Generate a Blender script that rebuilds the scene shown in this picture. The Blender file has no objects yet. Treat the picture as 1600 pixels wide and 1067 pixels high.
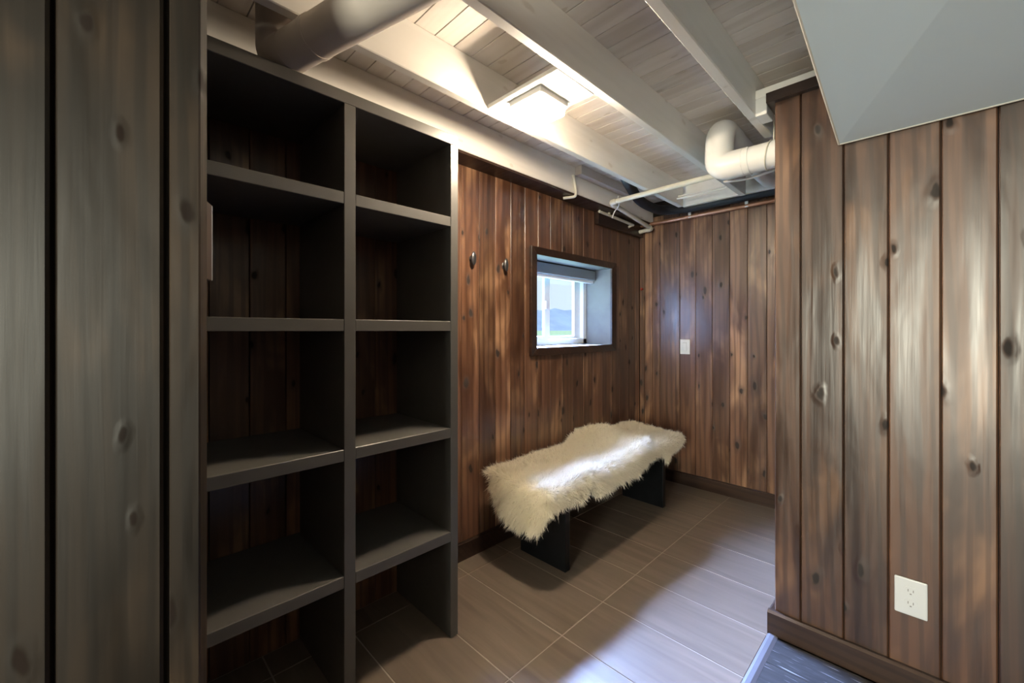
import bpy, bmesh, math, random
import numpy as np
from mathutils import Vector, Matrix

C = bpy.context.scene
col = C.collection
random.seed(7)
PI = math.pi

# ------------------------------------------------------------------ camera, world, lights, exposure
YAW = math.atan2(655, 650)
cam_d = bpy.data.cameras.new('camera')
cam = bpy.data.objects.new('camera', cam_d)
col.objects.link(cam)
cam.location = (0, 0, 1.2)
cam.rotation_euler = (PI / 2, 0, YAW)
cam_d.sensor_width = 36.0
cam_d.sensor_fit = 'HORIZONTAL'
cam_d.lens = 650.0 / 1600.0 * 36.0
cam_d.shift_y = -17.5 / 1600.0
cam_d.clip_start = 0.02
cam_d.clip_end = 2000
C.camera = cam

world = bpy.data.worlds.new('sky')
C.world = world
world.use_nodes = True
wn = world.node_tree.nodes
bg = wn['Background']
bg.inputs['Color'].default_value = (0.70, 0.83, 1.0, 1)
bg.inputs['Strength'].default_value = 0.85

sun_d = bpy.data.lights.new('sun', 'SUN')
sun = bpy.data.objects.new('sun', sun_d)
col.objects.link(sun)
sun_d.energy = 9.0
sun_d.angle = math.radians(56)
sun_d.color = (0.58, 0.74, 1.0)
sd = Vector((1.0, 0.0, -0.98))
sun.rotation_euler = sd.to_track_quat('-Z', 'Y').to_euler()

def area(name, loc, target, sx, sy, energy, color):
    d = bpy.data.lights.new(name, 'AREA')
    d.shape = 'RECTANGLE'; d.size = sx; d.size_y = sy; d.energy = energy; d.color = color
    o = bpy.data.objects.new(name, d); col.objects.link(o)
    o.location = loc
    o.rotation_euler = (Vector(target) - Vector(loc)).to_track_quat('-Z', 'Y').to_euler()
    return o
skylight = area('window_sky', (-2.78, 3.05, 2.2), (-0.85, 1.75, 0.0), 1.5, 0.75, 4000, (0.38, 0.54, 1.0))
patio = area('patio_daylight', (0.28, -3.10, 1.22), (0.28, 0, 1.2), 1.0, 1.35, 105, (1.0, 0.97, 0.78))

C.view_settings.view_transform = 'Standard'
C.view_settings.look = 'None'
C.view_settings.gamma = 1.0
C.view_settings.use_curve_mapping = False
C.view_settings.exposure = 0.55
C.cycles.use_denoising = True
C.cycles.max_bounces = 8
C.cycles.diffuse_bounces = 6
C.cycles.sample_clamp_indirect = 6.0

# ------------------------------------------------------------------ materials
def newmat(name):
    m = bpy.data.materials.new(name); m.use_nodes = True
    nt = m.node_tree
    return m, nt, nt.nodes['Principled BSDF']

def plain(name, rgb, rough=0.5, metal=0.0, var=0.0, scale=8.0, bump=0.0):
    m, nt, b = newmat(name)
    b.inputs['Roughness'].default_value = rough
    b.inputs['Metallic'].default_value = metal
    N, L = nt.nodes, nt.links
    tc = N.new('ShaderNodeTexCoord')
    nz = N.new('ShaderNodeTexNoise'); nz.inputs['Scale'].default_value = scale; nz.inputs['Detail'].default_value = 4
    L.new(tc.outputs['Object'], nz.inputs['Vector'])
    rp = N.new('ShaderNodeValToRGB')
    rp.color_ramp.elements[0].position = 0.3; rp.color_ramp.elements[1].position = 0.7
    rp.color_ramp.elements[0].color = (*[c * (1 - var) for c in rgb], 1)
    rp.color_ramp.elements[1].color = (*[min(1, c * (1 + var)) for c in rgb], 1)
    L.new(nz.outputs['Fac'], rp.inputs['Fac']); L.new(rp.outputs['Color'], b.inputs['Base Color'])
    if bump:
        bp = N.new('ShaderNodeBump'); bp.inputs['Strength'].default_value = bump; bp.inputs['Distance'].default_value = 0.002
        L.new(nz.outputs['Fac'], bp.inputs['Height']); L.new(bp.outputs['Normal'], b.inputs['Normal'])
    return m

def wood(name, dark, mid, light, knot, rough=0.36, knots=True, bump=0.5, var=0.35, knot_amt=1.0, grain_amt=1.0, long=2):
    """stained boards: local axis `long` is the length of the board"""
    m, nt, b = newmat(name)
    N, L = nt.nodes, nt.links
    tc = N.new('ShaderNodeTexCoord'); oi = N.new('ShaderNodeObjectInfo')
    mul = N.new('ShaderNodeMath'); mul.operation = 'MULTIPLY'; mul.inputs[1].default_value = 53.0
    L.new(oi.outputs['Random'], mul.inputs[0])
    cmb = N.new('ShaderNodeCombineXYZ')
    for k in range(3): L.new(mul.outputs[0], cmb.inputs[k])
    add = N.new('ShaderNodeVectorMath'); add.operation = 'ADD'
    L.new(tc.outputs['Object'], add.inputs[0]); L.new(cmb.outputs[0], add.inputs[1])
    def mapping(across, along):
        mp = N.new('ShaderNodeMapping')
        s = [across] * 3; s[long] = along
        mp.inputs['Scale'].default_value = s
        L.new(add.outputs[0], mp.inputs['Vector']); return mp
    def noise(across, along, detail=5, dist=0.0):
        mp = mapping(across, along)
        n = N.new('ShaderNodeTexNoise'); n.inputs['Scale'].default_value = 1.0
        n.inputs['Detail'].default_value = detail; n.inputs['Distortion'].default_value = dist
        L.new(mp.outputs[0], n.inputs['Vector']); return n
    def mix(a, bb, fac, mode='MIX'):
        mx = N.new('ShaderNodeMixRGB'); mx.blend_type = mode
        for s, v in ((mx.inputs[1], a), (mx.inputs[2], bb), (mx.inputs[0], fac)):
            if isinstance(v, (int, float)): s.default_value = v
            elif isinstance(v, tuple): s.default_value = (*v, 1)
            else: L.new(v, s)
        return mx.outputs[0]
    def ramp(src, p0, p1, c0=0.0, c1=1.0):
        r = N.new('ShaderNodeMapRange'); r.interpolation_type = 'SMOOTHSTEP'
        r.inputs[1].default_value = p0; r.inputs[2].default_value = p1
        r.inputs[3].default_value = c0; r.inputs[4].default_value = c1
        L.new(src, r.inputs[0]); return r.outputs[0]
    fine = noise(70, 2.5, 5, 0.4)
    flame = noise(10, 0.8, 3, 1.4)
    blot = noise(5.5, 2.2, 3, 0.6)
    c1 = mix(dark, mid, ramp(flame.outputs['Fac'], 0.32, 0.62))
    c2 = mix(c1, light, ramp(blot.outputs['Fac'], 0.50, 0.74))
    # growth rings
    wmp = mapping(9.0, 0.9)
    wv = N.new('ShaderNodeTexWave'); wv.wave_type = 'RINGS'; wv.rings_direction = 'SPHERICAL'
    wv.inputs['Scale'].default_value = 1.3; wv.inputs['Distortion'].default_value = 5.0; wv.inputs['Detail'].default_value = 2; wv.inputs['Detail Scale'].default_value = 0.7
    L.new(wmp.outputs[0], wv.inputs['Vector'])
    c3 = mix(c2, mix(c2, dark, 0.55 * grain_amt), ramp(wv.outputs['Fac'], 0.55, 0.95))
    c4 = mix(c3, mix(c3, dark, 0.38 * grain_amt), ramp(fine.outputs['Fac'], 0.50, 0.72))
    height = fine.outputs['Fac']
    if knots:
        kmp = N.new('ShaderNodeMapping')
        s = [6.2] * 3; s[long] = 2.9
        kmp.inputs['Scale'].default_value = s
        dn = noise(22, 12, 2)
        dm = N.new('ShaderNodeVectorMath'); dm.operation = 'SCALE'; dm.inputs['Scale'].default_value = 0.035
        L.new(dn.outputs['Color'], dm.inputs[0])
        ad = N.new('ShaderNodeVectorMath'); ad.operation = 'ADD'
        L.new(add.outputs[0], ad.inputs[0]); L.new(dm.outputs[0], ad.inputs[1]); L.new(ad.outputs[0], kmp.inputs['Vector'])
        vo = N.new('ShaderNodeTexVoronoi'); vo.feature = 'F1'; vo.inputs['Scale'].default_value = 1.0
        vo.voronoi_dimensions = '2D'
        sp_ = N.new('ShaderNodeSeparateXYZ'); cb_ = N.new('ShaderNodeCombineXYZ')
        L.new(kmp.outputs[0], sp_.inputs[0])
        ax = {2: (0, 2), 0: (0, 1), 1: (1, 2)}[long]
        L.new(sp_.outputs[ax[0]], cb_.inputs[0]); L.new(sp_.outputs[ax[1]], cb_.inputs[1])
        L.new(cb_.outputs[0], vo.inputs['Vector'])
        sr_ = N.new('ShaderNodeSeparateColor'); L.new(vo.outputs['Color'], sr_.inputs[0])
        ks_ = N.new('ShaderNodeMath'); ks_.operation = 'MULTIPLY_ADD'; ks_.inputs[1].default_value = 1.5; ks_.inputs[2].default_value = 0.85
        L.new(sr_.outputs[0], ks_.inputs[0])
        kd_ = N.new('ShaderNodeMath'); kd_.operation = 'MULTIPLY'
        L.new(vo.outputs['Distance'], kd_.inputs[0]); L.new(ks_.outputs[0], kd_.inputs[1])
        d = kd_.outputs[0]
        halo = ramp(d, 0.06, 0.26, 0.85 * knot_amt, 0.0)
        core = ramp(d, 0.05, 0.095, 0.97 * knot_amt, 0.0)
        c4 = mix(c4, mix(c4, dark, 0.8), halo)
        c4 = mix(c4, knot, core)
        kb = ramp(d, 0.0, 0.22, 1.0, 0.0)
    # board to board tone
    hs = N.new('ShaderNodeHueSaturation')
    vr = N.new('ShaderNodeMapRange'); vr.inputs[3].default_value = 1 - var; vr.inputs[4].default_value = 1 + var
    L.new(oi.outputs['Random'], vr.inputs[0]); L.new(vr.outputs[0], hs.inputs['Value']); L.new(c4, hs.inputs['Color'])
    L.new(hs.outputs[0], b.inputs['Base Color'])
    rr = ramp(flame.outputs['Fac'], 0.3, 0.7, rough - 0.06, rough + 0.10)
    if knots:
        ra = N.new('ShaderNodeMath'); ra.operation = 'MULTIPLY_ADD'; ra.inputs[1].default_value = 0.45
        L.new(ramp(d, 0.05, 0.13, 1.0, 0.0), ra.inputs[0]); L.new(rr, ra.inputs[2]); rr = ra.outputs[0]
    L.new(rr, b.inputs['Roughness'])
    # relief
    wav = noise(9, 2.6, 2, 0.5)
    strk = noise(38, 1.3, 2, 0.3)
    s0 = N.new('ShaderNodeMath'); s0.operation = 'MULTIPLY_ADD'; s0.inputs[1].default_value = 0.20
    L.new(strk.outputs['Fac'], s0.inputs[0]); L.new(wav.outputs['Fac'], s0.inputs[2])
    sm = N.new('ShaderNodeMath'); sm.operation = 'MULTIPLY_ADD'; sm.inputs[1].default_value = 0.10
    L.new(height, sm.inputs[0]); L.new(s0.outputs[0], sm.inputs[2])
    h = sm.outputs[0]
    if knots:
        s2 = N.new('ShaderNodeMath'); s2.operation = 'MULTIPLY_ADD'; s2.inputs[1].default_value = 0.5
        L.new(kb, s2.inputs[0]); L.new(h, s2.inputs[2]); h = s2.outputs[0]
    bp = N.new('ShaderNodeBump'); bp.inputs['Strength'].default_value = bump; bp.inputs['Distance'].default_value = 0.006
    L.new(h, bp.inputs['Height']); L.new(bp.outputs['Normal'], b.inputs['Normal'])
    return m

M = {}
M['pine'] = wood('stained_pine', (0.064, 0.028, 0.0155), (0.168, 0.079, 0.042), (0.37, 0.210, 0.118), (0.014, 0.006, 0.003), 0.34)
M['pine'].node_tree.nodes['Principled BSDF'].inputs['Specular IOR Level'].default_value = 0.95
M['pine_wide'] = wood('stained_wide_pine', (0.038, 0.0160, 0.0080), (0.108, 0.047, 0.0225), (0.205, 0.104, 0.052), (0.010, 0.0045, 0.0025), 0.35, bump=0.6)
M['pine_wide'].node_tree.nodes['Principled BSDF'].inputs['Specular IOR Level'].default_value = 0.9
M['trim'] = wood('dark_trim_wood', (0.020, 0.011, 0.008), (0.042, 0.022, 0.014), (0.065, 0.035, 0.021), (0.01, 0.006, 0.004), 0.36, knots=False, bump=0.25, var=0.1, long=0)
M['door'] = wood('dark_door_wood', (0.008, 0.0056, 0.0036), (0.021, 0.0138, 0.0086), (0.043, 0.027, 0.0158), (0.012, 0.006, 0.005), 0.47, bump=0.4, var=0.1, knot_amt=0.6)
M['door'].node_tree.nodes['Principled BSDF'].inputs['Specular IOR Level'].default_value = 0.35
M['white'] = wood('whitewashed_pine', (0.68, 0.61, 0.54), (0.79, 0.73, 0.67), (0.82, 0.77, 0.71), (0.46, 0.37, 0.28), 0.55, bump=0.05, var=0.06, knot_amt=0.35, grain_amt=0.14, long=0)
M['joist'] = wood('painted_joist', (0.78, 0.75, 0.70), (0.84, 0.81, 0.76), (0.86, 0.83, 0.79), (0.55, 0.48, 0.40), 0.5, bump=0.06, var=0.04, knot_amt=0.35, grain_amt=0.25, long=1)
M['shelf'] = plain('grey_brown_paint', (0.0808, 0.0765, 0.0714), 0.38, var=0.06, scale=14, bump=0.05)
M['bench'] = None; M['bench'] = plain('black_stained_wood', (0.0062, 0.0068, 0.0078), 0.32, var=0.2, scale=20, bump=0.05)
M['bench'].node_tree.nodes['Principled BSDF'].inputs['Specular IOR Level'].default_value = 0.22
M['black'] = plain('black_rubber', (0.006, 0.007, 0.0075), 0.6, var=0.1)
M['gap'] = plain('dark_gap', (0.012, 0.008, 0.006), 0.8)
M['back'] = plain('wall_core', (0.02, 0.014, 0.010), 0.8)
M['drywall'] = plain('painted_drywall', (0.78, 0.89, 0.94), 0.75, var=0.015, scale=3)
M['bead'] = plain('cream_bead', (0.75, 0.72, 0.64), 0.5)
M['pvc'] = plain('white_pvc', (0.80, 0.79, 0.77), 0.35, var=0.03, scale=9)
M['cpvc'] = plain('cream_pipe', (0.66, 0.63, 0.53), 0.42, var=0.08, scale=16)
M['duct'] = plain('painted_duct', (0.52, 0.46, 0.41), 0.6, var=0.06, scale=4)
M['duct'].node_tree.nodes['Principled BSDF'].inputs['Specular IOR Level'].default_value = 0.2
M['copper'] = plain('copper', (0.55, 0.29, 0.18), 0.38, 0.75, var=0.15, scale=10)
M['plate'] = plain('white_plastic', (0.72, 0.75, 0.77), 0.35, var=0.01)
M['slot'] = plain('dark_slot', (0.25, 0.25, 0.25), 0.6)
M['vinyl'] = plain('white_vinyl', (0.82, 0.84, 0.85), 0.35, var=0.01)
M['reveal'] = plain('grey_painted_board', (0.13, 0.13, 0.122), 0.55, var=0.15, scale=7, bump=0.1)
M['blind'] = plain('grey_blind', (0.30, 0.34, 0.36), 0.5, var=0.03)
M['hook'] = plain('dark_pewter', (0.16, 0.16, 0.165), 0.28, 0.85, var=0.15)
M['steel'] = plain('brushed_steel', (0.10, 0.072, 0.060), 0.4, 0.3, var=0.1)
M['bright'] = plain('bright_steel', (0.75, 0.77, 0.80), 0.35, 0.7)
M['grout'] = plain('grout', (0.36, 0.32, 0.27), 0.8, var=0.08, scale=30)
M['strip'] = plain('transition_strip', (0.11, 0.11, 0.13), 0.5, var=0.05)
M['mattewhite'] = plain('brown_wall', (0.12, 0.07, 0.045), 0.8, var=0.02)
M['lawn'] = plain('lawn', (0.20, 0.27, 0.13), 0.9, var=0.3, scale=1.5)
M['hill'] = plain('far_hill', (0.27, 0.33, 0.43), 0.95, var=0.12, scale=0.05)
M['trees'] = plain('far_trees', (0.16, 0.22, 0.16), 0.95, var=0.25, scale=0.2)

def streak_floor(name, c0, c1, c2, across, along, rough, fleck=0.0):
    m, nt, b = newmat(name); N, L = nt.nodes, nt.links
    tc = N.new('ShaderNodeTexCoord'); oi = N.new('ShaderNodeObjectInfo')
    mul = N.new('ShaderNodeVectorMath'); mul.operation = 'SCALE'; mul.inputs[0].default_value = (31, 17, 5)
    L.new(oi.outputs['Random'], mul.inputs['Scale'])
    add = N.new('ShaderNodeVectorMath'); add.operation = 'ADD'
    L.new(tc.outputs['Object'], add.inputs[0]); L.new(mul.outputs[0], add.inputs[1])
    def nz(a, bb, det, dist):
        mp = N.new('ShaderNodeMapping'); mp.inputs['Scale'].default_value = (a, bb, 1)
        L.new(add.outputs[0], mp.inputs['Vector'])
        n = N.new('ShaderNodeTexNoise'); n.inputs['Scale'].default_value = 1; n.inputs['Detail'].default_value = det; n.inputs['Distortion'].default_value = dist
        L.new(mp.outputs[0], n.inputs['Vector']); return n
    n1 = nz(along, across, 6, 0.5); n2 = nz(along * 0.6, across * 0.25, 2, 0.8)
    rp = N.new('ShaderNodeValToRGB')
    rp.color_ramp.elements[0].position = 0.34; rp.color_ramp.elements[0].color = (*c0, 1)
    rp.color_ramp.elements[1].position = 0.66; rp.color_ramp.elements[1].color = (*c1, 1)
    L.new(n1.outputs['Fac'], rp.inputs['Fac'])
    mx = N.new('ShaderNodeMixRGB'); mx.inputs[2].default_value = (*c2, 1)
    r2 = N.new('ShaderNodeMapRange'); r2.inputs[1].default_value = 0.42; r2.inputs[2].default_value = 0.62; r2.inputs[4].default_value = 0.7
    L.new(n2.outputs['Fac'], r2.inputs[0]); L.new(r2.outputs[0], mx.inputs[0]); L.new(rp.outputs['Color'], mx.inputs[1])
    out = mx.outputs[0]
    if fleck:
        n3 = nz(along * 2.2, across * 3.2, 2, 0.2)
        r3 = N.new('ShaderNodeMapRange'); r3.inputs[1].default_value = 0.64; r3.inputs[2].default_value = 0.72; r3.inputs[4].default_value = fleck
        L.new(n3.outputs['Fac'], r3.inputs[0])
        m3 = N.new('ShaderNodeMixRGB'); m3.inputs[2].default_value = (0.5, 0.5, 0.53, 1)
        L.new(r3.outputs[0], m3.inputs[0]); L.new(out, m3.inputs[1]); out = m3.outputs[0]
    L.new(out, b.inputs['Base Color']); b.inputs['Roughness'].default_value = rough
    return m
M['tile'] = streak_floor('streaked_tile', (0.1260, 0.0949, 0.0722), (0.1848, 0.1428, 0.1109), (0.1512, 0.1176, 0.0916), 26, 2.2, 0.42)
M['vinylfloor'] = streak_floor('grey_plank_vinyl', (0.020, 0.020, 0.0225), (0.042, 0.042, 0.046), (0.028, 0.028, 0.031), 60, 4.0, 0.45, 0.75)

m, nt, b = newmat('lamp_diffuser')
b.inputs['Base Color'].default_value = (1, 0.95, 0.86, 1)
b.inputs['Emission Color'].default_value = (1.0, 0.82, 0.60, 1)
b.inputs['Emission Strength'].default_value = 235
M['glow'] = m
m, nt, b = newmat('window_glass')
for n in list(nt.nodes):
    if n.type != 'OUTPUT_MATERIAL': nt.nodes.remove(n)
gt = nt.nodes.new('ShaderNodeBsdfTransparent'); gt.inputs[0].default_value = (0.95, 0.97, 0.97, 1)
gg = nt.nodes.new('ShaderNodeBsdfGlossy'); gg.inputs['Roughness'].default_value = 0.02
mx = nt.nodes.new('ShaderNodeMixShader'); mx.inputs[0].default_value = 0.05
nt.links.new(gt.outputs[0], mx.inputs[1]); nt.links.new(gg.outputs[0], mx.inputs[2])
nt.links.new(mx.outputs[0], nt.nodes['Material Output'].inputs[0])
M['glass'] = m
m, nt, b = newmat('sheep_wool')
for n in list(nt.nodes):
    if n.type != 'OUTPUT_MATERIAL': nt.nodes.remove(n)
df = nt.nodes.new('ShaderNodeBsdfDiffuse'); df.inputs[0].default_value = (0.98, 0.93, 0.81, 1)
tl = nt.nodes.new('ShaderNodeBsdfTranslucent'); tl.inputs[0].default_value = (0.98, 0.93, 0.80, 1)
mx = nt.nodes.new('ShaderNodeMixShader'); mx.inputs[0].default_value = 0.5
nt.links.new(df.outputs[0], mx.inputs[1]); nt.links.new(tl.outputs[0], mx.inputs[2])
nt.links.new(mx.outputs[0], nt.nodes['Material Output'].inputs[0])
M['wool'] = m
M['hide'] = plain('sheep_hide', (0.80, 0.74, 0.63), 0.8, var=0.05)

# ------------------------------------------------------------------ helpers
def link(name, me, mat=None, parent=None, loc=None, rz=0.0):
    o = bpy.data.objects.new(name, me); col.objects.link(o)
    if mat is not None and me is not None and not me.materials: me.materials.append(mat)
    if parent is not None: o.parent = parent
    if loc is not None: o.location = loc
    if rz: o.rotation_euler = (0, 0, rz)
    return o

def tag(o, label=None, cat=None, group=None, kind=None):
    if label: o['label'] = label
    if cat: o['category'] = cat
    if group: o['group'] = group
    if kind: o['kind'] = kind
    return o

def empty(name, loc=(0, 0, 0), rz=0.0):
    o = bpy.data.objects.new(name, None); col.objects.link(o)
    o.location = loc; o.rotation_euler = (0, 0, rz); o.empty_display_size = 0.05
    return o

class MB:
    def __init__(s): s.v = []; s.f = []
    def add(s, v, f):
        n = len(s.v); s.v += [tuple(p) for p in v]; s.f += [tuple(i + n for i in q) for q in f]; return s
    def box(s, x0, x1, y0, y1, z0, z1):
        v = [(x0, y0, z0), (x1, y0, z0), (x1, y1, z0), (x0, y1, z0), (x0, y0, z1), (x1, y0, z1), (x1, y1, z1), (x0, y1, z1)]
        f = [(0, 3, 2, 1), (4, 5, 6, 7), (0, 1, 5, 4), (1, 2, 6, 5), (2, 3, 7, 6), (3, 0, 4, 7)]
        return s.add(v, f)
    def prism(s, poly, axis, a, b):
        """extrude a 2-D polygon along axis (0,1,2) from a to b"""
        n = len(poly); v = []
        for t in (a, b):
            for p in poly:
                q = list(p); q.insert(axis, t); v.append(q)
        f = [tuple(range(n)), tuple(range(2 * n - 1, n - 1, -1))]
        f += [(i, i + n, (i + 1) % n + n, (i + 1) % n) for i in range(n)]
        return s.add(v, f)
    def tube(s, pts, r, n=14, caps=True):
        pts = [Vector(p) for p in pts]; rings = []
        up = None
        rr = r if isinstance(r, (list, tuple)) else [r] * len(pts)
        base = len(s.v)
        for i, p in enumerate(pts):
            t = (pts[min(i + 1, len(pts) - 1)] - pts[max(i - 1, 0)]).normalized()
            if up is None:
                up = Vector((0, 0, 1)) if abs(t.z) < 0.9 else Vector((1, 0, 0))
            up = (up - t * up.dot(t)).normalized(); sd_ = t.cross(up)
            for k in range(n):
                a = 2 * PI * k / n
                s.v.append(tuple(p + (up * math.cos(a) + sd_ * math.sin(a)) * rr[i]))
        for i in range(len(pts) - 1):
            for k in range(n):
                a = base + i * n + k; b = base + i * n + (k + 1) % n
                s.f.append((a, b, b + n, a + n))
        if caps:
            s.f.append(tuple(base + k for k in range(n - 1, -1, -1)))
            s.f.append(tuple(base + (len(pts) - 1) * n + k for k in range(n)))
        return s
    def mesh(s, name, bevel=0.0, smooth=False, seg=1):
        me = bpy.data.meshes.new(name); me.from_pydata(s.v, [], s.f)
        bm = bmesh.new(); bm.from_mesh(me)
        bmesh.ops.recalc_face_normals(bm, faces=bm.faces)
        if bevel:
            es = [e for e in bm.edges if len(e.link_faces) == 2 and e.calc_face_angle() > 0.5]
            bmesh.ops.bevel(bm, geom=es, offset=bevel, segments=seg, affect='EDGES', profile=0.6)
        bm.to_mesh(me); bm.free()
        if smooth:
            for p in me.polygons: p.use_smooth = True
            try: me.set_sharp_from_angle(angle=math.radians(38))
            except Exception: pass
        me.update(); return me
    def build(s, name, mat, parent=None, bevel=0.0, smooth=False, seg=1, loc=None):
        me = s.mesh(name, bevel, smooth, seg)
        return link(name, me, mat, parent, loc)

def fillet(pts, r, n=6):
    pts = [Vector(p) for p in pts]; out = [pts[0]]
    for i in range(1, len(pts) - 1):
        a, p, b = pts[i - 1], pts[i], pts[i + 1]
        u = (a - p).normalized(); w = (b - p).normalized()
        d = min(r, (a - p).length * 0.49, (b - p).length * 0.49)
        s0, s1 = p + u * d, p + w * d
        for k in range(n + 1):
            t = k / n
            out.append(s0 * (1 - t) ** 2 + p * 2 * t * (1 - t) + s1 * t * t)
    out.append(pts[-1]); return out

_pc = {}
def plank_mesh(w, h, t=0.017, ch=0.0019):
    """upright V-jointed board, local x across (0..w), y depth (front at y=0, back at +t), z length"""
    key = (round(w, 4), round(h, 4), t, ch)
    if key in _pc: return _pc[key]
    g = 0.0011
    poly = [(g, t), (g, ch), (g + ch, 0), (w - g - ch, 0), (w - g, ch), (w - g, t)]
    me = MB().prism(poly, 2, 0, h).mesh('plank'); _pc[key] = me
    return me

def plank(parent, x, y, z, w, h, rz, mat, **kw):
    me = plank_mesh(w, h, **kw)
    # boards never lie perfectly flat: a hair of twist and depth from one to the next
    tw = random.uniform(-0.006, 0.006); dz = random.uniform(0.0, 0.0012)
    nx, ny = -math.sin(rz), math.cos(rz)
    return link('plank', me, mat, parent, (x + nx * dz, y + ny * dz, z), rz + tw)

LW, BW, RW = -1.735, 3.24, 1.90      # faces of the left, back and right plank walls

# ------------------------------------------------------------------ floor
fl = MB().box(-2.02, 2.7, -3.3, 3.5, -0.10, -0.0016).build('floor', M['grout']); fl['kind'] = 'structure'
px, py = 0.5855, 0.2885
tile_me = {}
XE = -0.455
ys = [1.0035 + py * k for k in range(-15, 9)]
xs = [-1.023 + px * k for k in range(-2, 2)]
for y0 in ys:
    y1 = min(y0 + py, BW)
    if y0 >= BW - 0.02: continue
    for x0 in xs:
        a = max(x0, LW - 0.0); bb = x0 + px
        # the tiled strip ends at the doorway line unless it is inside the alcove
        lim = XE if y0 < 1.85 else 0.9
        bb = min(bb, lim)
        if bb - a < 0.03: continue
        key = (round(bb - a, 3), round(y1 - y0, 3))
        if key not in tile_me:
            g = 0.0022
            tile_me[key] = MB().box(g, key[0] - g, g, key[1] - g, -0.004, 0.0).mesh('tile', bevel=0.0009)
        link('tile', tile_me[key], M['tile'], fl, (a, y0, 0))
for y0 in ys:
    if y0 < 1.85: continue
    y1 = min(y0 + py, BW)
    for x0 in (0.148,):
        key = (round(0.58, 3), round(y1 - y0, 3))
        if key[1] < 0.03: continue
        if key not in tile_me:
            tile_me[key] = MB().box(0.0022, key[0] - 0.0022, 0.0022, key[1] - 0.0022, -0.006, 0).mesh('tile', bevel=0.0012)
        link('tile', tile_me[key], M['tile'], fl, (x0, y0, 0))
# grey plank floor of the room the camera stands in
vp_me = {}
for j in range(0, 29):
    y1 = RW - 0.005 - 0.18 * j; y0 = y1 - 0.18
    off = (j * 0.47) % 1.2
    x = XE + 0.032
    first = True
    while x < 2.6:
        e = x + (1.2 - off if first else 1.2); first = False
        e = min(e, 2.6)
        if e - x < 0.05: break
        key = (round(e - x, 3),)
        if key not in vp_me:
            vp_me[key] = MB().box(0.0006, key[0] - 0.0006, 0.0006, 0.1794, -0.006, 0).mesh('plank', bevel=0.0008)
        link('plank', vp_me[key], M['vinylfloor'], fl, (x, y0, 0))
        x = e
MB().prism([(XE, 0), (XE, 0.002), (XE + 0.009, 0.006), (XE + 0.023, 0.006), (XE + 0.034, 0.0005), (XE + 0.034, 0)], 1, -3.2, RW - 0.02).build('threshold_strip', M['strip'], fl)

# ------------------------------------------------------------------ walls
def struct(o):
    o['kind'] = 'structure'; return o
WY0, WY1, WZ0, WZ1 = 1.928, 2.787, 1.091, 1.672      # clear window opening
wl = MB()
X0, X1 = -2.02, LW - 0.017
for (a, b_, c_, d_) in ((-3.3, WY0 - 0.02, 0, 2.4), (WY1 + 0.02, 3.40, 0, 2.4), (WY0 - 0.02, WY1 + 0.02, 0, WZ0 - 0.02), (WY0 - 0.02, WY1 + 0.02, WZ1 + 0.02, 2.4)):
    wl.box(X0, X1, a, b_, c_, d_)
wall_left = struct(wl.build('wall_left', M['back']))
HT = 2.070
y = 1.350 - 0.1205 * 17
while y < BW - 0.002:
    w = min(0.1205, BW - y)
    segs = [(0.0, HT)]
    if y + w > WY0 - 0.03 and y < WY1 + 0.03:
        segs = [(0.0, WZ0 - 0.03), (WZ1 + 0.03, HT)]
    for (z0, z1) in segs:
        plank(wall_left, LW, y, z0, w, z1 - z0, PI / 2, M['pine'])
    if y < WY0 - 0.03 < y + w: plank(wall_left, LW, y, WZ0 - 0.03, WY0 - 0.03 - y, WZ1 - WZ0 + 0.06, PI / 2, M['pine'])
    if y < WY1 + 0.03 < y + w: plank(wall_left, LW, WY1 + 0.03, WZ0 - 0.03, y + w - WY1 - 0.03, WZ1 - WZ0 + 0.06, PI / 2, M['pine'])
    y += 0.1205

wall_back = struct(MB().box(-1.752, 1.0, BW + 0.017, BW + 0.15, 0, 2.4).build('wall_back', M['back']))
seams = [LW, -1.69, -1.622, -1.556, -1.393, -1.270, -1.148, -1.028, -0.911, -0.792, -0.672, -0.552, -0.432, -0.312, -0.192, -0.072, 0.048, 0.168, 0.288, 0.408, 0.528, 0.648, 0.768, 0.88]
for a, b_ in zip(seams[:-1], seams[1:]):
    plank(wall_back, a, BW, 0, b_ - a, 2.13, 0, M['pine'])

wall_right = struct(MB().box(-0.436, 2.6, RW + 0.017, RW + 0.085, 0, 2.10).build('wall_right', M['back']))
seams = [-0.438, -0.351, -0.222, -0.102, 0.022, 0.141] + [0.141 + 0.122 * k for k in range(1, 21)]
for a, b_ in zip(seams[:-1], seams[1:]):
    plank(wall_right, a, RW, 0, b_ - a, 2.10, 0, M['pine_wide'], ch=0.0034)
# end face and alcove side of the same partition
plank(wall_right, -0.436, RW + 0.10, 0, 0.10, 2.10, -PI / 2, M['pine'])
for k in range(11):
    plank(wall_right, -0.436 + 0.12 * (k + 1), RW + 0.102, 0, 0.12, 2.10, PI, M['pine'])

wall_alcove = struct(MB().box(0.89, 0.95, RW + 0.1, BW + 0.017, 0, 2.4).build('wall_alcove', M['pine']))
wall_side = struct(MB().box(2.6, 2.7, -3.3, RW + 0.1, 0, 2.4).build('wall_side', M['mattewhite']))
wr = MB()
for (a, b_, c_, d_) in ((-2.02, -0.32, 0, 2.4), (0.88, 2.7, 0, 2.4), (-0.32, 0.88, 2.1, 2.4)):
    wr.box(a, b_, -3.30, -3.20, c_, d_)
wall_rear = struct(wr.build('wall_rear', M['mattewhite']))
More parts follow.
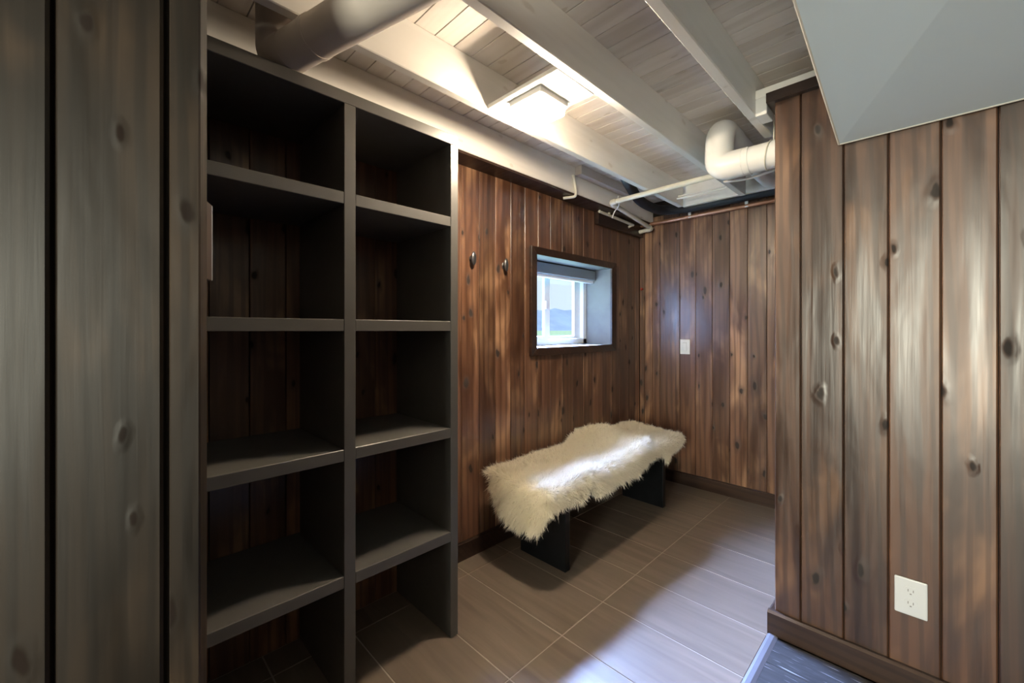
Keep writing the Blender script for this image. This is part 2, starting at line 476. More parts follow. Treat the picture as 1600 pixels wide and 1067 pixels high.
# glazed patio door in the rear wall (daylight side of the room)
d2 = struct(empty('door_2', (0, 0, 0)))
f = MB()
for a in (-0.32, 0.255, 0.83): f.box(a, a + 0.05, -3.28, -3.22, 0, 2.1)
f.box(-0.32, 0.88, -3.28, -3.22, 0, 0.06); f.box(-0.32, 0.88, -3.28, -3.22, 2.04, 2.1)
f.build('frame', M['vinyl'], d2, bevel=0.004)
for a in (-0.27, 0.305): MB().box(a, a + 0.525, -3.255, -3.249, 0.06, 2.04).build('pane', M['glass'], d2)
wall_near = struct(MB().box(-1.735, -1.27, -0.74, -0.64, 0, 2.25).build('wall_near', M['pine']))

# ------------------------------------------------------------------ baseboards and trims
def baseboard(name, poly_pts, axis, a, b_):
    return struct(MB().prism(poly_pts, axis, a, b_).build(name, M['trim']))
BH = 0.092
baseboard('baseboard_left', [(LW, 0), (LW + 0.018, 0), (LW + 0.018, BH - 0.006), (LW + 0.012, BH), (LW, BH)], 1, 1.008, BW)
baseboard('baseboard_back', [(BW, 0), (BW - 0.016, 0), (BW - 0.016, BH - 0.006), (BW - 0.010, BH), (BW, BH)], 0, LW + 0.018, 0.88)
baseboard('baseboard_right', [(RW, 0), (RW - 0.020, 0), (RW - 0.020, BH - 0.008), (RW - 0.012, BH), (RW, BH)], 0, -0.458, 2.6)
baseboard('baseboard_end', [(-0.438, 0), (-0.458, 0), (-0.458, BH - 0.008), (-0.450, BH), (-0.438, BH)], 1, RW, RW + 0.11)
# brown board under the wall-side joist, box cover in the corner
struct(MB().box(LW, -1.615, -0.6, BW, 2.066, 2.079).build('trim_1', M['trim'], bevel=0.001))
t2 = struct(MB().box(LW + 0.0005, LW + 0.036, 2.57, BW, 1.975, 2.066).build('trim_2', M['trim'], bevel=0.003))
# header cap and cream plate on the right partition
struct(MB().box(-0.462, 2.6, RW - 0.024, RW + 0.11, 2.10, 2.140).build('trim_3', M['trim'], bevel=0.002))
struct(MB().box(-0.505, 2.6, RW + 0.0, RW + 0.09, 2.1405, 2.176).build('trim_4', M['joist'], bevel=0.002))
struct(MB().box(-0.505, -0.464, RW + 0.0, RW + 0.09, 2.07, 2.140).build('trim_5', M['pvc'], bevel=0.002))

# ------------------------------------------------------------------ ceiling
ceil = struct(MB().box(-2.02, 2.7, -3.3, 3.5, 2.268, 2.40).build('ceiling', M['gap']))
cp = 0.0829
me_long = None
def ceil_plank_mesh(L):
    ch = 0.0008; t = 0.018; w = cp; g = 0.0017
    poly = [(g, t), (g, ch), (g + ch, 0), (w - g - ch, 0), (w - g, ch), (w - g, t)]   # (y, z)
    return MB().prism(poly, 0, 0, L).mesh('plank')
cm = ceil_plank_mesh(4.3)
k0 = -46
for k in range(k0, 31):
    yy = 0.683 + cp * k
    if yy + cp > 3.3: break
    link('plank', cm, M['white'], ceil, (-1.735, yy, 2.25))
JZ0, JZ1 = 2.08, 2.2498
def joist(x0, x1, y0, y1):
    o = MB().box(0, x1 - x0, 0, y1 - y0, 0, JZ1 - JZ0).build('joist', M['joist'], ceil, bevel=0.003)
    o.location = (x0, y0, JZ0); return o
joist(LW - 0.017, -1.613, -3.2, BW)
joist(-1.279, -1.243, -3.2, 2.95)
joist(-0.886, -0.850, -3.2, 2.99)
joist(-0.541, -0.505, -3.2, 2.17)
x = -0.17
while x < 2.5:
    joist(x, x + 0.036, -3.2, RW - 0.03 if x < -0.1 else RW - 0.03); x += 0.366
def ceil_part(name, x0, x1, y0, y1, z0, z1, mat='joist', bevel=0.002):
    o = MB().box(0, x1 - x0, 0, y1 - y0, 0, z1 - z0).build(name, M[mat], ceil, bevel=bevel); o.location = (x0, y0, z0); return o
ceil_part('light_mounting_board', -1.243, -0.886, 1.095, 1.312, 2.080, 2.097)
ceil_part('blocking', -1.279, -0.886, 3.02, 3.05, 2.10, 2.2498)
ceil_part('blocking', -0.886, -0.505, 3.02, 3.05, 2.10, 2.2498)
ceil_part('blocking', -0.505, 0.2, 2.12, 2.16, 2.18, 2.2498)
ceil_part('flat_cover_strip', -1.613, -1.560, 2.17, 2.76, 2.192, 2.2498, 'duct')

# boxed drywall soffit over the near right corner, underside sloping up towards the room
S0 = Vector((-0.231, RW - 0.012, 1.868))
sl = math.tan(math.radians(10.6))
yb = -0.13
def sz(y_): return S0.z + (S0.y - y_) * sl
sv = [(-0.231, S0.y, S0.z), (0.9, S0.y, S0.z - 0.004), (0.9, yb, sz(yb)), (-0.231, yb, sz(yb))]
Q = (0.10, 1.22, sz(1.22) - 0.022)
E1 = (0.40, 1.60, sz(1.60) - 0.012)
E2 = (0.22, yb, sz(yb)); E3 = (-0.03, yb, sz(yb) - 0.0)
bv = [sv[0], sv[1], E1, Q, sv[3], E3, E2, sv[2], (0.9, 1.50, sz(1.5) + 0.02)]
top = [(-0.231, S0.y, 2.2498), (0.9, S0.y, 2.2498), (0.9, yb, 2.2499), (-0.231, yb, 2.2498)]
sm = MB().add(bv + top, [(0, 3, 2), (0, 2, 1), (0, 4, 5, 3), (3, 5, 6), (3, 6, 7, 8), (3, 8, 2), (1, 2, 8), (9, 10, 11, 12), (0, 1, 10, 9), (4, 0, 9, 12)])
me = bpy.data.meshes.new('soffit'); me.from_pydata(sm.v, [], sm.f)
bm = bmesh.new(); bm.from_mesh(me); bmesh.ops.recalc_face_normals(bm, faces=bm.faces); bm.to_mesh(me); bm.free()
sof = struct(link('soffit', me, M['drywall']))
MB().tube([(-0.2335, yb, sz(yb)), (-0.2335, S0.y - 0.002, S0.z)], 0.0035, 6).build('corner_bead', M['bead'], sof)
MB().tube([(-0.2335, S0.y, S0.z), (0.9, S0.y, S0.z - 0.004)], 0.003, 6).build('corner_bead', M['bead'], sof)

# ------------------------------------------------------------------ window
win = struct(empty('window_1', (LW, 2.36, WZ0)))
def wpart(mb, name, mat, parent=None, bevel=0.0):
    o = mb.build(name, M[mat], parent or win, bevel=bevel)
    if parent is None: o.matrix_parent_inverse = Matrix.Translation(win.location).inverted()
    else: o.matrix_parent_inverse = Matrix.Translation(win.location).inverted()
    return o
cw = 0.056
oy0, oy1, oz0, oz1 = WY0 - cw, WY1 + cw, WZ0 - 0.050, WZ1 + 0.046
def mitre(pts):
    xa, xb = LW - 0.002, LW + 0.020
    # outer edge is proud, inner edge slopes back
    v = [(xa, *p) for p in pts] + [(xb, *pts[0]), (xb, *pts[1]), (xb - 0.006, *pts[2]), (xb - 0.006, *pts[3])]
    f_ = [(0, 1, 2, 3), (7, 6, 5, 4)] + [(i, i + 4, (i + 1) % 4 + 4, (i + 1) % 4) for i in range(4)]
    return MB().add(v, f_)
wpart(mitre([(oy0, oz1), (oy1, oz1), (WY1, WZ1), (WY0, WZ1)]), 'casing', 'trim', bevel=0.0015)
wpart(mitre([(oy1, oz0), (oy0, oz0), (WY0, WZ0), (WY1, WZ0)]), 'casing', 'trim', bevel=0.0015)
wpart(mitre([(oy0, oz0), (oy0, oz1), (WY0, WZ1), (WY0, WZ0)]), 'casing', 'trim', bevel=0.0015)
wpart(mitre([(oy1, oz1), (oy1, oz0), (WY1, WZ0), (WY1, WZ1)]), 'casing', 'trim', bevel=0.0015)
XG = -1.955
for (a, b_, c_, d_) in ((WY0 - 0.018, WY0, WZ0 - 0.018, WZ1 + 0.018), (WY1, WY1 + 0.018, WZ0 - 0.018, WZ1 + 0.018), (WY0, WY1, WZ0 - 0.018, WZ0), (WY0, WY1, WZ1, WZ1 + 0.018)):
    wpart(MB().box(XG - 0.06, LW + 0.004, a, b_, c_, d_), 'reveal_board', 'reveal', bevel=0.001)
fy0, fy1, fz0, fz1 = WY0 + 0.001, WY1 - 0.001, WZ0 + 0.001, WZ1 - 0.001
F = MB()
F.box(XG - 0.06, XG, fy0, fy0 + 0.045, fz0, fz1); F.box(XG - 0.06, XG, fy1 - 0.045, fy1, fz0, fz1)
F.box(XG - 0.06, XG, fy0, fy1, fz0, fz0 + 0.045); F.box(XG - 0.06, XG, fy0, fy1, fz1 - 0.045, fz1)
wpart(F, 'frame', 'vinyl', bevel=0.004)
def sash(y0, y1, xf, st_l, st_r, rail):
    m_ = MB(); z0, z1 = fz0 + 0.036, fz1 - 0.036
    m_.box(xf - 0.024, xf, y0, y0 + st_l, z0, z1); m_.box(xf - 0.024, xf, y1 - st_r, y1, z0, z1)
    m_.box(xf - 0.024, xf, y0 + st_l, y1 - st_r, z0, z0 + rail); m_.box(xf - 0.024, xf, y0 + st_l, y1 - st_r, z1 - rail, z1)
    s_ = wpart(m_, 'sash', 'vinyl', bevel=0.003)
    pn = MB().box(xf - 0.014, xf - 0.010, y0 + st_l - 0.004, y1 - st_r + 0.004, z0 + rail - 0.004, z1 - rail + 0.004).build('pane', M['glass'], s_)
    return s_
s1 = sash(fy0 + 0.036, 2.335, XG - 0.004, 0.05, 0.062, 0.030)
s2 = sash(2.342, fy1 - 0.036, XG - 0.031, 0.022, 0.085, 0.030)
MB().box(XG - 0.004, XG + 0.010, 2.275, 2.300, 1.352, 1.412).build('latch', M['vinyl'], s1, bevel=0.004, seg=2)

# roller blind cassette under the window head
rb = empty('roller_blind', (-1.90, 2.36, 1.59))
tag(rb, 'grey roller blind cassette tucked under the head of the small window', 'blind')
o = MB().box(-0.035, 0.035, -0.417, 0.420, 0.0, 0.075).build('cassette', M['blind'], rb, bevel=0.004, seg=2)
o = MB().box(-0.012, 0.020, -0.410, 0.412, -0.022, 0.001).build('bottom_rail', M['vinyl'], rb, bevel=0.003)

# outside
lawn = struct(MB().box(-400, -2.05, -300, 300, 0.70, 0.80).build('lawn', M['lawn']))
def ridge(name, x, y0, y1, n, h0, h1, depth, mat, seed, z0=0.78):
    rnd = random.Random(seed); v = []; f_ = []
    hs = [h0 + (h1 - h0) * rnd.random() for _ in range(n + 1)]
    for i in range(n + 1):
        yy = y0 + (y1 - y0) * i / n
        v += [(x + depth, yy, z0), (x, yy, z0 + hs[i]), (x - depth, yy, z0)]
    for i in range(n):
        a = 3 * i
        f_ += [(a, a + 3, a + 4, a + 1), (a + 1, a + 4, a + 5, a + 2)]
    f_ += [(0, 1, 2), (3 * n + 2, 3 * n + 1, 3 * n)]
    return MB().add(v, f_).build(name, mat)
tag(ridge('far_hill', -380, -100, 1200, 60, 27, 33, 60, M['hill'], 3), 'long blue-grey hill on the horizon seen through the small window', 'hill', kind='structure')

# ------------------------------------------------------------------ plank door standing open at the left edge of the view
th = math.radians(66)
dv = Vector((math.cos(th), math.sin(th), 0)); nv = Vector((dv.y, -dv.x, 0))
edge = Vector((-0.916, 0.1275, 0.006))
dr = struct(empty('door_1', edge, th))       # local x runs along the door to its free edge (x=0), local -y faces the camera
DH = 2.04
DT = 0.036
cuts = [(-0.046, -0.0005, 0.0)] + []
def dplank(x0, x1, y0, z1=DH, ch=0.004, t=DT):
    g = 0.0
    poly = [(x0, t), (x0, y0 + ch), (x0 + ch, y0), (x1 - ch, y0), (x1, y0 + ch), (x1, t)]
    return MB().prism(poly, 2, 0, z1)
MB().box(-0.80, -0.003, 0.016, DT - 0.002, 0, DH).build('core_panel', M['gap'], dr)
dplank(-0.0455, -0.0, 0.0, ch=0.0025).build('plank', M['door'], dr)
dplank(-0.196, -0.0545, 0.0, t=0.020).build('plank', M['door'], dr)
xx = -0.204
while xx > -0.75:
    dplank(max(xx - 0.140, -0.80), xx, 0.001, t=0.020).build('plank', M['door'], dr); xx -= 0.149
h = MB().prism([(-0.040, DT), (-0.002, DT), (-0.002, DT + 0.037), (-0.0045, DT + 0.040), (-0.0375, DT + 0.040), (-0.040, DT + 0.037)], 2, 1.29, 1.437)
hp = h.build('door_pull', M['steel'], dr, bevel=0.0012)
MB().box(-0.0395, -0.0022, DT + 0.0395, DT + 0.0425, 1.2905, 1.4365).build('rim', M['bright'], hp, bevel=0.0008)

# ------------------------------------------------------------------ open shelving unit
sh = empty('shelving_unit', (-1.53, 0.575, 0))
tag(sh, 'tall grey open shelving unit with two columns of empty cubbies', 'shelving')
SX0, SX1 = LW, -1.318
def shp(name, x0, x1, y0, y1, z0, z1):
    m_ = MB().box(x0 + 1.53, x1 + 1.53, y0 - 0.575, y1 - 0.575, z0, z1)
    return m_.build(name, M['shelf'], sh, bevel=0.0015)
shp('side_panel', SX0 + 0.001, SX1, 0.972, 1.0075, 0, 1.926)
shp('side_panel', SX0 + 0.001, SX1, 0.140, 0.176, 0, 1.926)
shp('divider', SX0 + 0.001, SX1, 0.5545, 0.592, 0, 1.926)
shp('top_panel', SX0 + 0.001, SX1, 0.140, 1.0075, 1.926, 1.965)
for z1 in (1.642, 1.235, 0.819, 0.414):
    shp('shelf', SX0 + 0.001, SX1 - 0.0007, 0.176, 0.5545, z1 - 0.038, z1)
    shp('shelf', SX0 + 0.001, SX1 - 0.0007, 0.592, 0.972, z1 - 0.038, z1)

# ------------------------------------------------------------------ bench
bn = empty('bench', (-1.43, 2.17, 0))
tag(bn, 'long low black slab-legged bench along the window wall', 'bench')
BX0, BX1, BY0, BY1, BZ = -1.602, -1.262, 1.47, 2.90, 0.45
def bp_(name, x0, x1, y0, y1, z0, z1):
    return MB().box(x0 + 1.43, x1 + 1.43, y0 - 2.17, y1 - 2.17, z0, z1).build(name, M['bench'], bn, bevel=0.003, seg=2)
bp_('seat', BX0, BX1, BY0, BY1, BZ - 0.045, BZ)
bp_('leg', -1.582, -1.274, 1.635, 1.672, 0, BZ - 0.045)
bp_('leg', -1.582, -1.274, 2.70, 2.737, 0, BZ - 0.045)
bp_('stretcher', -1.45, -1.41, 1.672, 2.70, BZ - 0.11, BZ - 0.045)

# ------------------------------------------------------------------ sheepskins
def closed_spline(pts, n):
    P = [np.array(p, float) for p in pts]; m_ = len(P); out = []
    per = n // m_ + 1
    for i in range(m_):
        p0, p1, p2, p3 = P[i - 1], P[i], P[(i + 1) % m_], P[(i + 2) % m_]
        for k in range(per):
            t = k / per
            out.append(0.5 * ((2 * p1) + (-p0 + p2) * t + (2 * p0 - 5 * p1 + 4 * p2 - p3) * t * t + (-p0 + 3 * p1 - 3 * p2 + p3) * t ** 3))
    return np.array(out)

def drape(X, Y, lift):
    """lay a flat point of the hide over the bench; lift = height above the seat"""
    r = 0.022
    dx = np.where(X > BX1, X - BX1, np.where(X < BX0, X - BX0, 0.0))
    dy = np.where(Y < BY0, Y - BY0, np.where(Y > BY1, Y - BY1, 0.0))
    # the hide is stiff over the narrow gap to the wall: it only sags a little there
    back = X < BX0
    d = np.hypot(dx, dy) + 1e-9
    ux, uy = dx / d, dy / d
    arc = r * PI / 2
    a = np.clip(d / r, 0, PI / 2)
    out = r * np.sin(a) + np.maximum(d - arc, 0) * 0.10
    down = r * (1 - np.cos(a)) + np.maximum(d - arc, 0) * 0.99
    sag = np.where(back, 0.35, 1.0)
    outx = np.where(back, d * 0.95, out)
    px_ = np.clip(X, BX0, BX1) + ux * outx + 0 * out
    py_ = np.clip(Y, BY0, BY1) + uy * np.where(back, np.abs(dy), out)
    pz = BZ + 0.003 + lift - down * sag
    return np.stack([px_, py_, pz], -1)

def sheepskin(label, outline, centre, lift_fn, count, length, seed):
    rng = np.random.default_rng(seed)
    B = closed_spline(outline, 200); n = len(B); c = np.array(centre)
    R = 26
    V = []; 
    for i in range(R + 1):
        t = i / R
        q = c + (B - c) * t
        V.append(q)
    flat = np.concatenate(V)
    pos = drape(flat[:, 0], flat[:, 1], lift_fn(flat[:, 0], flat[:, 1]))
    faces = []
    for i in range(R):
        for k in range(n):
            a = i * n + k; b2 = i * n + (k + 1) % n
            faces.append((a, b2, b2 + n, a + n))
    root = empty('sheepskin', (c[0], c[1], BZ + 0.003)); tag(root, label, 'sheepskin', 'cream sheepskins on the bench')
    org = np.array([c[0], c[1], BZ + 0.003])
    me_ = bpy.data.meshes.new('hide'); me_.from_pydata((pos - org).tolist(), [], faces)
    for p in me_.polygons: p.use_smooth = True
    hd = link('hide', me_, M['hide'], root)
    md = hd.modifiers.new('thickness', 'SOLIDIFY'); md.thickness = 0.006; md.offset = 1.0
    # wool locks: curved tapered ribbons rooted on the hide
    tt = np.sqrt(rng.random(count)); tt = np.where(rng.random(count) < 0.12, 0.93 + 0.07 * rng.random(count), tt)
    kk = rng.integers(0, n, count); fr_ = rng.random(count)[:, None]
    bb_ = B[kk] * (1 - fr_) + B[(kk + 1) % n] * fr_
    fp = c + (bb_ - c) * tt[:, None]
    e = 0.004
    L_ = lambda X_, Y_: drape(X_, Y_, lift_fn(X_, Y_))
    p0 = L_(fp[:, 0], fp[:, 1])
    tx = L_(fp[:, 0] + e, fp[:, 1]) - p0; ty = L_(fp[:, 0], fp[:, 1] + e) - p0
    nrm = np.cross(tx, ty); nrm /= np.linalg.norm(nrm, axis=1)[:, None] + 1e-12
    rad = fp - c; rad /= np.linalg.norm(rad, axis=1)[:, None] + 1e-9
    out3 = tx / e * rad[:, :1] + ty / e * rad[:, 1:]
    # clumps: strands share a lean with their neighbours
    ph = np.sin(fp[:, 0] * 95 + 3 * np.sin(fp[:, 1] * 41)) ; ph2 = np.sin(fp[:, 1] * 88 + 3 * np.sin(fp[:, 0] * 37) + 1.3)
    lean = tx / e * (0.28 * ph)[:, None] + ty / e * (0.28 * ph2)[:, None]
    edge_w = np.clip((tt - 0.75) / 0.25, 0, 1)[:, None]
    d0 = nrm * (1.0 - 0.45 * edge_w) + lean + out3 * (0.18 + 0.75 * edge_w) + 0.25 * rng.normal(size=(count, 3))
    d0 /= np.linalg.norm(d0, axis=1)[:, None]
    ln = length * (0.65 + 0.5 * rng.random(count)) * (1 + 0.10 * edge_w[:, 0])
    grav = np.array([0, 0, -1.0])
    side = np.cross(d0, rng.normal(size=(count, 3))); side /= np.linalg.norm(side, axis=1)[:, None] + 1e-9
    bend = lean * 0.8 + grav * 0.30 + 0.35 * rng.normal(size=(count, 3))
    pts = []
    for s_ in (0.0, 0.4, 0.75, 1.0):
        pts.append(p0 + d0 * (ln * s_)[:, None] + bend * (ln * s_ * s_ * 0.45)[:, None])
    w = 0.0016 * (0.7 + 0.6 * rng.random(count))[:, None]
    verts = np.stack([pts[0] - side * w, pts[0] + side * w, pts[1] - side * w * 0.95, pts[1] + side * w * 0.95,
                      pts[2] - side * w * 0.6, pts[2] + side * w * 0.6, pts[3]], 1)
    # keep the wool clear of the plank wall behind
    verts[..., 0] = np.maximum(verts[..., 0], LW + 0.004)
    verts = verts.reshape(-1, 3) - org
    base = (np.arange(count) * 7)[:, None]
    quads = np.concatenate([base + np.array([[0, 1, 3, 2]]), base + np.array([[2, 3, 5, 4]])], 0)
    tris = base + np.array([[4, 5, 6]])
    me2 = bpy.data.meshes.new('wool')
    nv_, nq, nt_ = len(verts), len(quads), len(tris)
    me2.vertices.add(nv_); me2.vertices.foreach_set('co', verts.astype(np.float32).ravel())
    loops = np.concatenate([quads.ravel(), tris.ravel()]).astype(np.int32)
    me2.loops.add(len(loops)); me2.loops.foreach_set('vertex_index', loops)
    me2.polygons.add(nq + nt_)
    ls = np.concatenate([np.arange(nq) * 4, nq * 4 + np.arange(nt_) * 3]).astype(np.int32)
    me2.polygons.foreach_set('loop_start', ls)
    me2.update(calc_edges=True); me2.validate()
    wl_ = link('wool', me2, M['wool'], root); wl_['kind'] = 'stuff'
    return root

ol1 = [(-1.63, 1.52), (-1.645, 1.75), (-1.655, 2.0), (-1.655, 2.16), (-1.695, 2.26), (-1.70, 2.42), (-1.65, 2.50), (-1.50, 2.49), (-1.38, 2.48), (-1.28, 2.45),
       (-1.19, 2.36), (-1.155, 2.22), (-1.16, 2.05), (-1.145, 1.90), (-1.165, 1.815), (-1.235, 1.765), (-1.165, 1.71), (-1.165, 1.60), (-1.165, 1.50),
       (-1.195, 1.36), (-1.265, 1.285), (-1.365, 1.262), (-1.46, 1.268), (-1.545, 1.33), (-1.61, 1.43)]
ol2 = [(-1.60, 2.36), (-1.66, 2.5), (-1.69, 2.70), (-1.69, 2.84), (-1.66, 2.92), (-1.55, 2.94), (-1.40, 2.94), (-1.30, 2.94), (-1.225, 2.90), (-1.19, 2.80),
       (-1.185, 2.70), (-1.145, 2.645), (-1.20, 2.60), (-1.205, 2.5), (-1.19, 2.40), (-1.16, 2.31), (-1.15, 2.24), (-1.20, 2.20), (-1.32, 2.25), (-1.47, 2.30)]
def lift1(X, Y):
    s_ = np.clip((Y - 2.12) / 0.22, 0, 1); s_ = s_ * s_ * (3 - 2 * s_)
    b_ = np.clip((-1.45 - X) / 0.2, 0, 1)
    return 0.004 + 0.036 * s_ + 0.030 * s_ * b_ + 0.006 * (np.sin(X * 21) * np.sin(Y * 17)) + 0.004
def lift2(X, Y):
    b_ = np.clip((-1.35 - X) / 0.3, 0, 1)
    s_ = np.clip((Y - 2.5) / 0.3, 0, 1)
    return 0.004 + 0.028 * b_ * s_ + 0.004 * (np.sin(X * 19 + 1) * np.sin(Y * 15)) + 0.003
sheepskin('larger cream sheepskin hanging over the near end of the black bench', ol1, (-1.42, 1.95), lift1, 60000, 0.043, 1)
sheepskin('smaller cream sheepskin on the far end of the bench, tucked under the larger one', ol2, (-1.43, 2.62), lift2, 34000, 0.036, 2)

# ------------------------------------------------------------------ ceiling light
cl = empty('ceiling_light', (-1.066, 1.203, 2.08))
tag(cl, 'lit square flush-mount ceiling light on a board between the white joists', 'lamp')
MB().box(-0.081, 0.081, -0.081, 0.081, -0.024, 0.0).build('base', M['pvc'], cl, bevel=0.003)
MB().box(-0.074, 0.074, -0.074, 0.074, -0.056, -0.0245).build('diffuser', M['glow'], cl, bevel=0.014, smooth=True, seg=3)

# ------------------------------------------------------------------ pipes and cables overhead
dt = empty('vent_duct', (-1.0, 0.49, 2.022))
tag(dt, 'thick grey painted vent duct running above the shelving unit', 'duct')
def at(o, mb, name, mat, **kw):
    lx, ly, lz = o.location
    mb.v = [(a - lx, b_ - ly, c_ - lz) for a, b_, c_ in mb.v]
    return mb.build(name, M[mat], o, **kw)
at(dt, MB().tube([(0.9, 0.985, 2.0215), (-1.35, 0.3961, 2.0215)], 0.0555, 32), 'pipe', 'duct', smooth=True)
at(dt, MB().tube(fillet([(-1.32, 0.4040, 2.0217), (-1.400, 0.383, 2.0217), (-1.402, 0.383, 2.2495)], 0.062, 8), 0.0562, 32), 'elbow', 'duct', smooth=True)
at(dt, MB().tube([(-1.205, 0.4340, 2.0215), (-1.225, 0.4288, 2.0215)], 0.0575, 32), 'collar', 'duct', smooth=True)

pv = empty('drain_pipe', (-0.70, 2.15, 2.0))
tag(pv, 'thick white plastic pipe with an elbow at the far right under the ceiling', 'pipe')
at(pv, MB().tube([(-0.715, 3.01, 2.160), (-0.712, 2.26, 2.160)], 0.058, 28), 'pipe', 'pvc', smooth=True)
at(pv, MB().tube(fillet([(-0.712, 2.27, 2.160), (-0.712, 2.11, 2.16), (-0.712, 2.09, 1.968), (-0.60, 2.09, 1.968)], 0.085, 10), 0.0625, 28), 'elbow', 'pvc', smooth=True)
at(pv, MB().tube([(-0.605, 2.09, 1.968), (0.885, 2.09, 1.968)], 0.0585, 28), 'pipe', 'pvc', smooth=True)
at(pv, MB().tube([(-0.600, 2.09, 1.968), (-0.575, 2.09, 1.968)], 0.0615, 28), 'collar', 'pvc', smooth=True)
rg = [(-0.50 + 0.012 * math.sin(a), 2.09 + 0.061 * math.cos(a), 1.968 + 0.061 * math.sin(a)) for a in [2 * PI * k / 20 for k in range(21)]]
at(pv, MB().tube(rg + [(-0.49, 2.12, 2.10), (-0.49, 2.12, 2.18)], 0.003, 6), 'hanger_strap', 'cpvc')

cpip = empty('water_pipe', (-1.2, 2.45, 2.065))
tag(cpip, 'slim cream water pipe crossing under the joists with elbows by the window corner', 'pipe')
at(cpip, MB().tube([(0.3, 2.405, 2.062), (-1.505, 2.453, 2.062)], 0.0160, 14), 'pipe', 'cpvc', smooth=True)
at(cpip, MB().tube(fillet([(-1.48, 2.452, 2.062), (-1.522, 2.453, 2.062), (-1.524, 2.49, 2.055)], 0.02, 5), 0.0190, 14), 'elbow', 'cpvc', smooth=True)
at(cpip, MB().tube([(-1.524, 2.48, 2.057), (-1.590, 3.15, 2.020)], 0.0160, 14), 'pipe', 'cpvc', smooth=True)
at(cpip, MB().tube(fillet([(-1.587, 3.12, 2.021), (-1.592, 3.168, 2.019), (-1.63, 3.170, 2.017)], 0.024, 5), 0.0195, 14), 'elbow', 'cpvc', smooth=True)
at(cpip, MB().tube([(-1.61, 3.169, 2.018), (LW + 0.037, 3.173, 2.012)], 0.0160, 14), 'pipe', 'cpvc', smooth=True)

c2 = empty('water_pipe', (-1.67, 2.8, 2.045))
tag(c2, 'short thin white pipe tight against the dark box cover above the window', 'pipe')
at(c2, MB().tube([(-1.678, 2.547, 2.054), (-1.678, 3.03, 2.040)], 0.0105, 12), 'pipe', 'cpvc', smooth=True)
at(c2, MB().tube([(-1.676, 3.02, 2.040), (-1.700, 2.99, 2.020)], 0.0095, 12), 'elbow', 'cpvc', smooth=True)
at(c2, MB().box(-1.685, -1.665, 2.66, 2.675, 2.05, 2.066), 'clip', 'cpvc')

tag(MB().tube(fillet([(-1.603, 2.137, 2.188), (-1.603, 2.165, 2.09), (-1.606, 2.165, 2.068), (-1.675, 2.13, 2.058)], 0.02, 5), [0.007] * 3 + [0.0105] * 30, 10) .build('pipe_hook', M['cpvc'], smooth=True)
    if False else MB().tube(fillet([(-1.601, 2.137, 2.188), (-1.601, 2.165, 2.092), (-1.603, 2.165, 2.056), (-1.675, 2.13, 2.054)], 0.02, 5), 0.0095, 10).build('pipe_hook', M['cpvc'], smooth=True),
    'cream bent bracket hooked under the joist above the window', 'hook')

cu = empty('copper_pipe', (-1.2, 3.20, 2.070))
tag(cu, 'copper pipe clipped along the top of the back plank wall', 'pipe')
at(cu, MB().tube([(LW + 0.01, 3.20, 2.066), (0.6, 3.20, 2.072)], 0.0155, 14), 'pipe', 'copper', smooth=True)
for cx in (-1.295, -0.903):
    at(cu, MB().box(cx - 0.011, cx + 0.011, 3.186, 3.190, 2.055, 2.125), 'clip', 'pvc', bevel=0.001)
at(cu, MB().tube([(-1.262, 3.20, 2.068), (-1.235, 3.20, 2.068)], 0.0185, 14), 'coupling', 'copper', smooth=True)

hs = fillet([(-1.337, 2.25, 2.235), (-1.36, 2.36, 2.16), (-1.45, 2.70, 2.105), (-1.44, 2.99, 2.098), (-1.30, 3.10, 2.105), (-0.9, 3.13, 2.115), (0.5, 3.15, 2.115)], 0.16, 8)
tag(MB().tube(hs, 0.033, 16).build('black_hose', M['black'], smooth=True), 'thick black hose curving along the back wall above the copper pipe', 'hose')

def cable(pts, r, label, group=None, mat='pvc'):
    o = MB().tube(fillet(pts, 0.08, 6), r, 8).build('cable', M[mat], smooth=True)
    return tag(o, label, 'cable', group)
cable([(-1.235, 2.85, 2.128), (-1.08, 2.84, 2.120), (-0.95, 2.86, 2.128), (-0.893, 2.86, 2.135)], 0.0065, 'upper of two white cables slung between the joists by the back wall', 'white cables under the ceiling')
cable([(-1.235, 2.83, 2.107), (-1.08, 2.82, 2.100), (-0.95, 2.84, 2.108), (-0.893, 2.84, 2.115)], 0.0065, 'lower of two white cables slung between the joists by the back wall', 'white cables under the ceiling')
cable([(-0.74, 2.25, 1.953), (-0.63, 2.22, 1.928), (-0.50, 2.21, 1.940), (-0.20, 2.21, 1.96), (0.4, 2.2, 1.97), (0.88, 2.2, 1.97)], 0.006, 'white cable sagging below the thick white pipe', 'white cables under the ceiling')
cable([(-1.46, 2.44, 2.086), (-1.50, 2.52, 2.045), (-1.56, 2.56, 2.035), (-1.575, 2.55, 1.985)], 0.004, 'thin white tie looped around the cream pipe elbow', None)

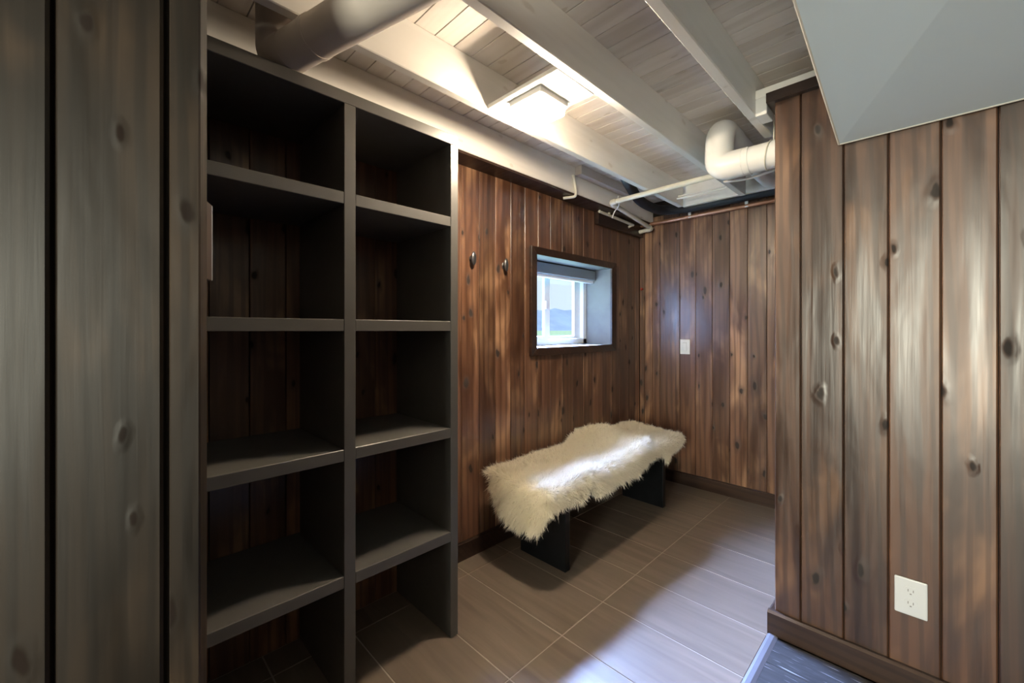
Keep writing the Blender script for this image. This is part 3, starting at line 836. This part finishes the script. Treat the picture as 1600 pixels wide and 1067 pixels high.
# ------------------------------------------------------------------ small wall fittings
def hook(y_, z_, label):
    r_ = empty('coat_hook', (LW, y_, z_)); tag(r_, label, 'hook', 'coat hooks on the plank wall')
    a_ = [2 * PI * k / 18 for k in range(18)]
    mb = MB().prism([(0.012 * math.cos(t), 0.020 * math.sin(t)) for t in a_], 0, 0.0, 0.006)
    mb.build('back_plate', M['hook'], r_, bevel=0.002)
    MB().tube([(0.004, 0, 0), (0.020, 0, 0)], 0.008, 10).build('stem', M['hook'], r_, smooth=True)
    bm_ = bmesh.new(); bmesh.ops.create_uvsphere(bm_, u_segments=18, v_segments=12, radius=1.0)
    bmesh.ops.transform(bm_, matrix=Matrix.Translation((0.026, 0, 0.002)) @ Matrix.Diagonal((0.009, 0.0165, 0.037, 1)), verts=bm_.verts)
    me_ = bpy.data.meshes.new('knob'); bm_.to_mesh(me_); bm_.free()
    for p in me_.polygons: p.use_smooth = True
    link('knob', me_, M['hook'], r_)
hook(1.411, 1.580, 'dark oval coat hook nearest the shelving unit')
hook(1.650, 1.572, 'dark oval coat hook between the other hook and the window')

sp = empty('switch_plate', (-1.350, BW, 1.072))
tag(sp, 'blank white switch plate on the back plank wall', 'switch')
MB().box(-0.038, 0.038, -0.006, 0.0, -0.058, 0.058).build('plate', M['plate'], sp, bevel=0.003, seg=2)
MB().box(-0.016, 0.016, -0.009, -0.005, -0.033, 0.033).build('rocker', M['plate'], sp, bevel=0.002)
MB().tube([(0, -0.0075, 0.046), (0, -0.0055, 0.046)], 0.003, 8).build('screw', M['plate'], sp)

op = empty('wall_outlet', (-0.0475, RW, 0.321))
tag(op, 'white double wall outlet low on the right plank wall', 'outlet')
MB().box(-0.0395, 0.0395, -0.007, 0.0, -0.060, 0.060).build('plate', M['plate'], op, bevel=0.004, seg=2)
for zc in (0.020, -0.020):
    oc = MB().prism([(0.0165 * math.cos(t), zc + min(0.0135, max(-0.0135, 0.0175 * math.sin(t)))) for t in [2 * PI * k / 20 for k in range(20)]], 1, -0.0085, -0.006).build('socket', M['plate'], op)
    for xo in (-0.0062, 0.0062):
        MB().box(xo - 0.001, xo + 0.001, -0.0089, -0.0084, zc - 0.001, zc + 0.007).build('slot', M['slot'], oc)
    MB().box(-0.0022, 0.0022, -0.0089, -0.0084, zc - 0.0095, zc - 0.006).build('slot', M['slot'], oc)
MB().tube([(0, -0.0082, 0), (0, -0.006, 0)], 0.003, 8).build('screw', M['plate'], op)

m_, nt_, b_ = newmat('red_plastic'); b_.inputs['Base Color'].default_value = (0.25, 0.03, 0.02, 1)
M['red'] = m_
kn = MB().tube([(-1.712, BW, 1.545), (-1.712, BW - 0.012, 1.545), (-1.712, BW - 0.018, 1.545)], [0.010, 0.012, 0.007], 12).build('wall_peg', m_, smooth=True)
tag(kn, 'small dark red peg on the back wall close to the corner', 'peg')
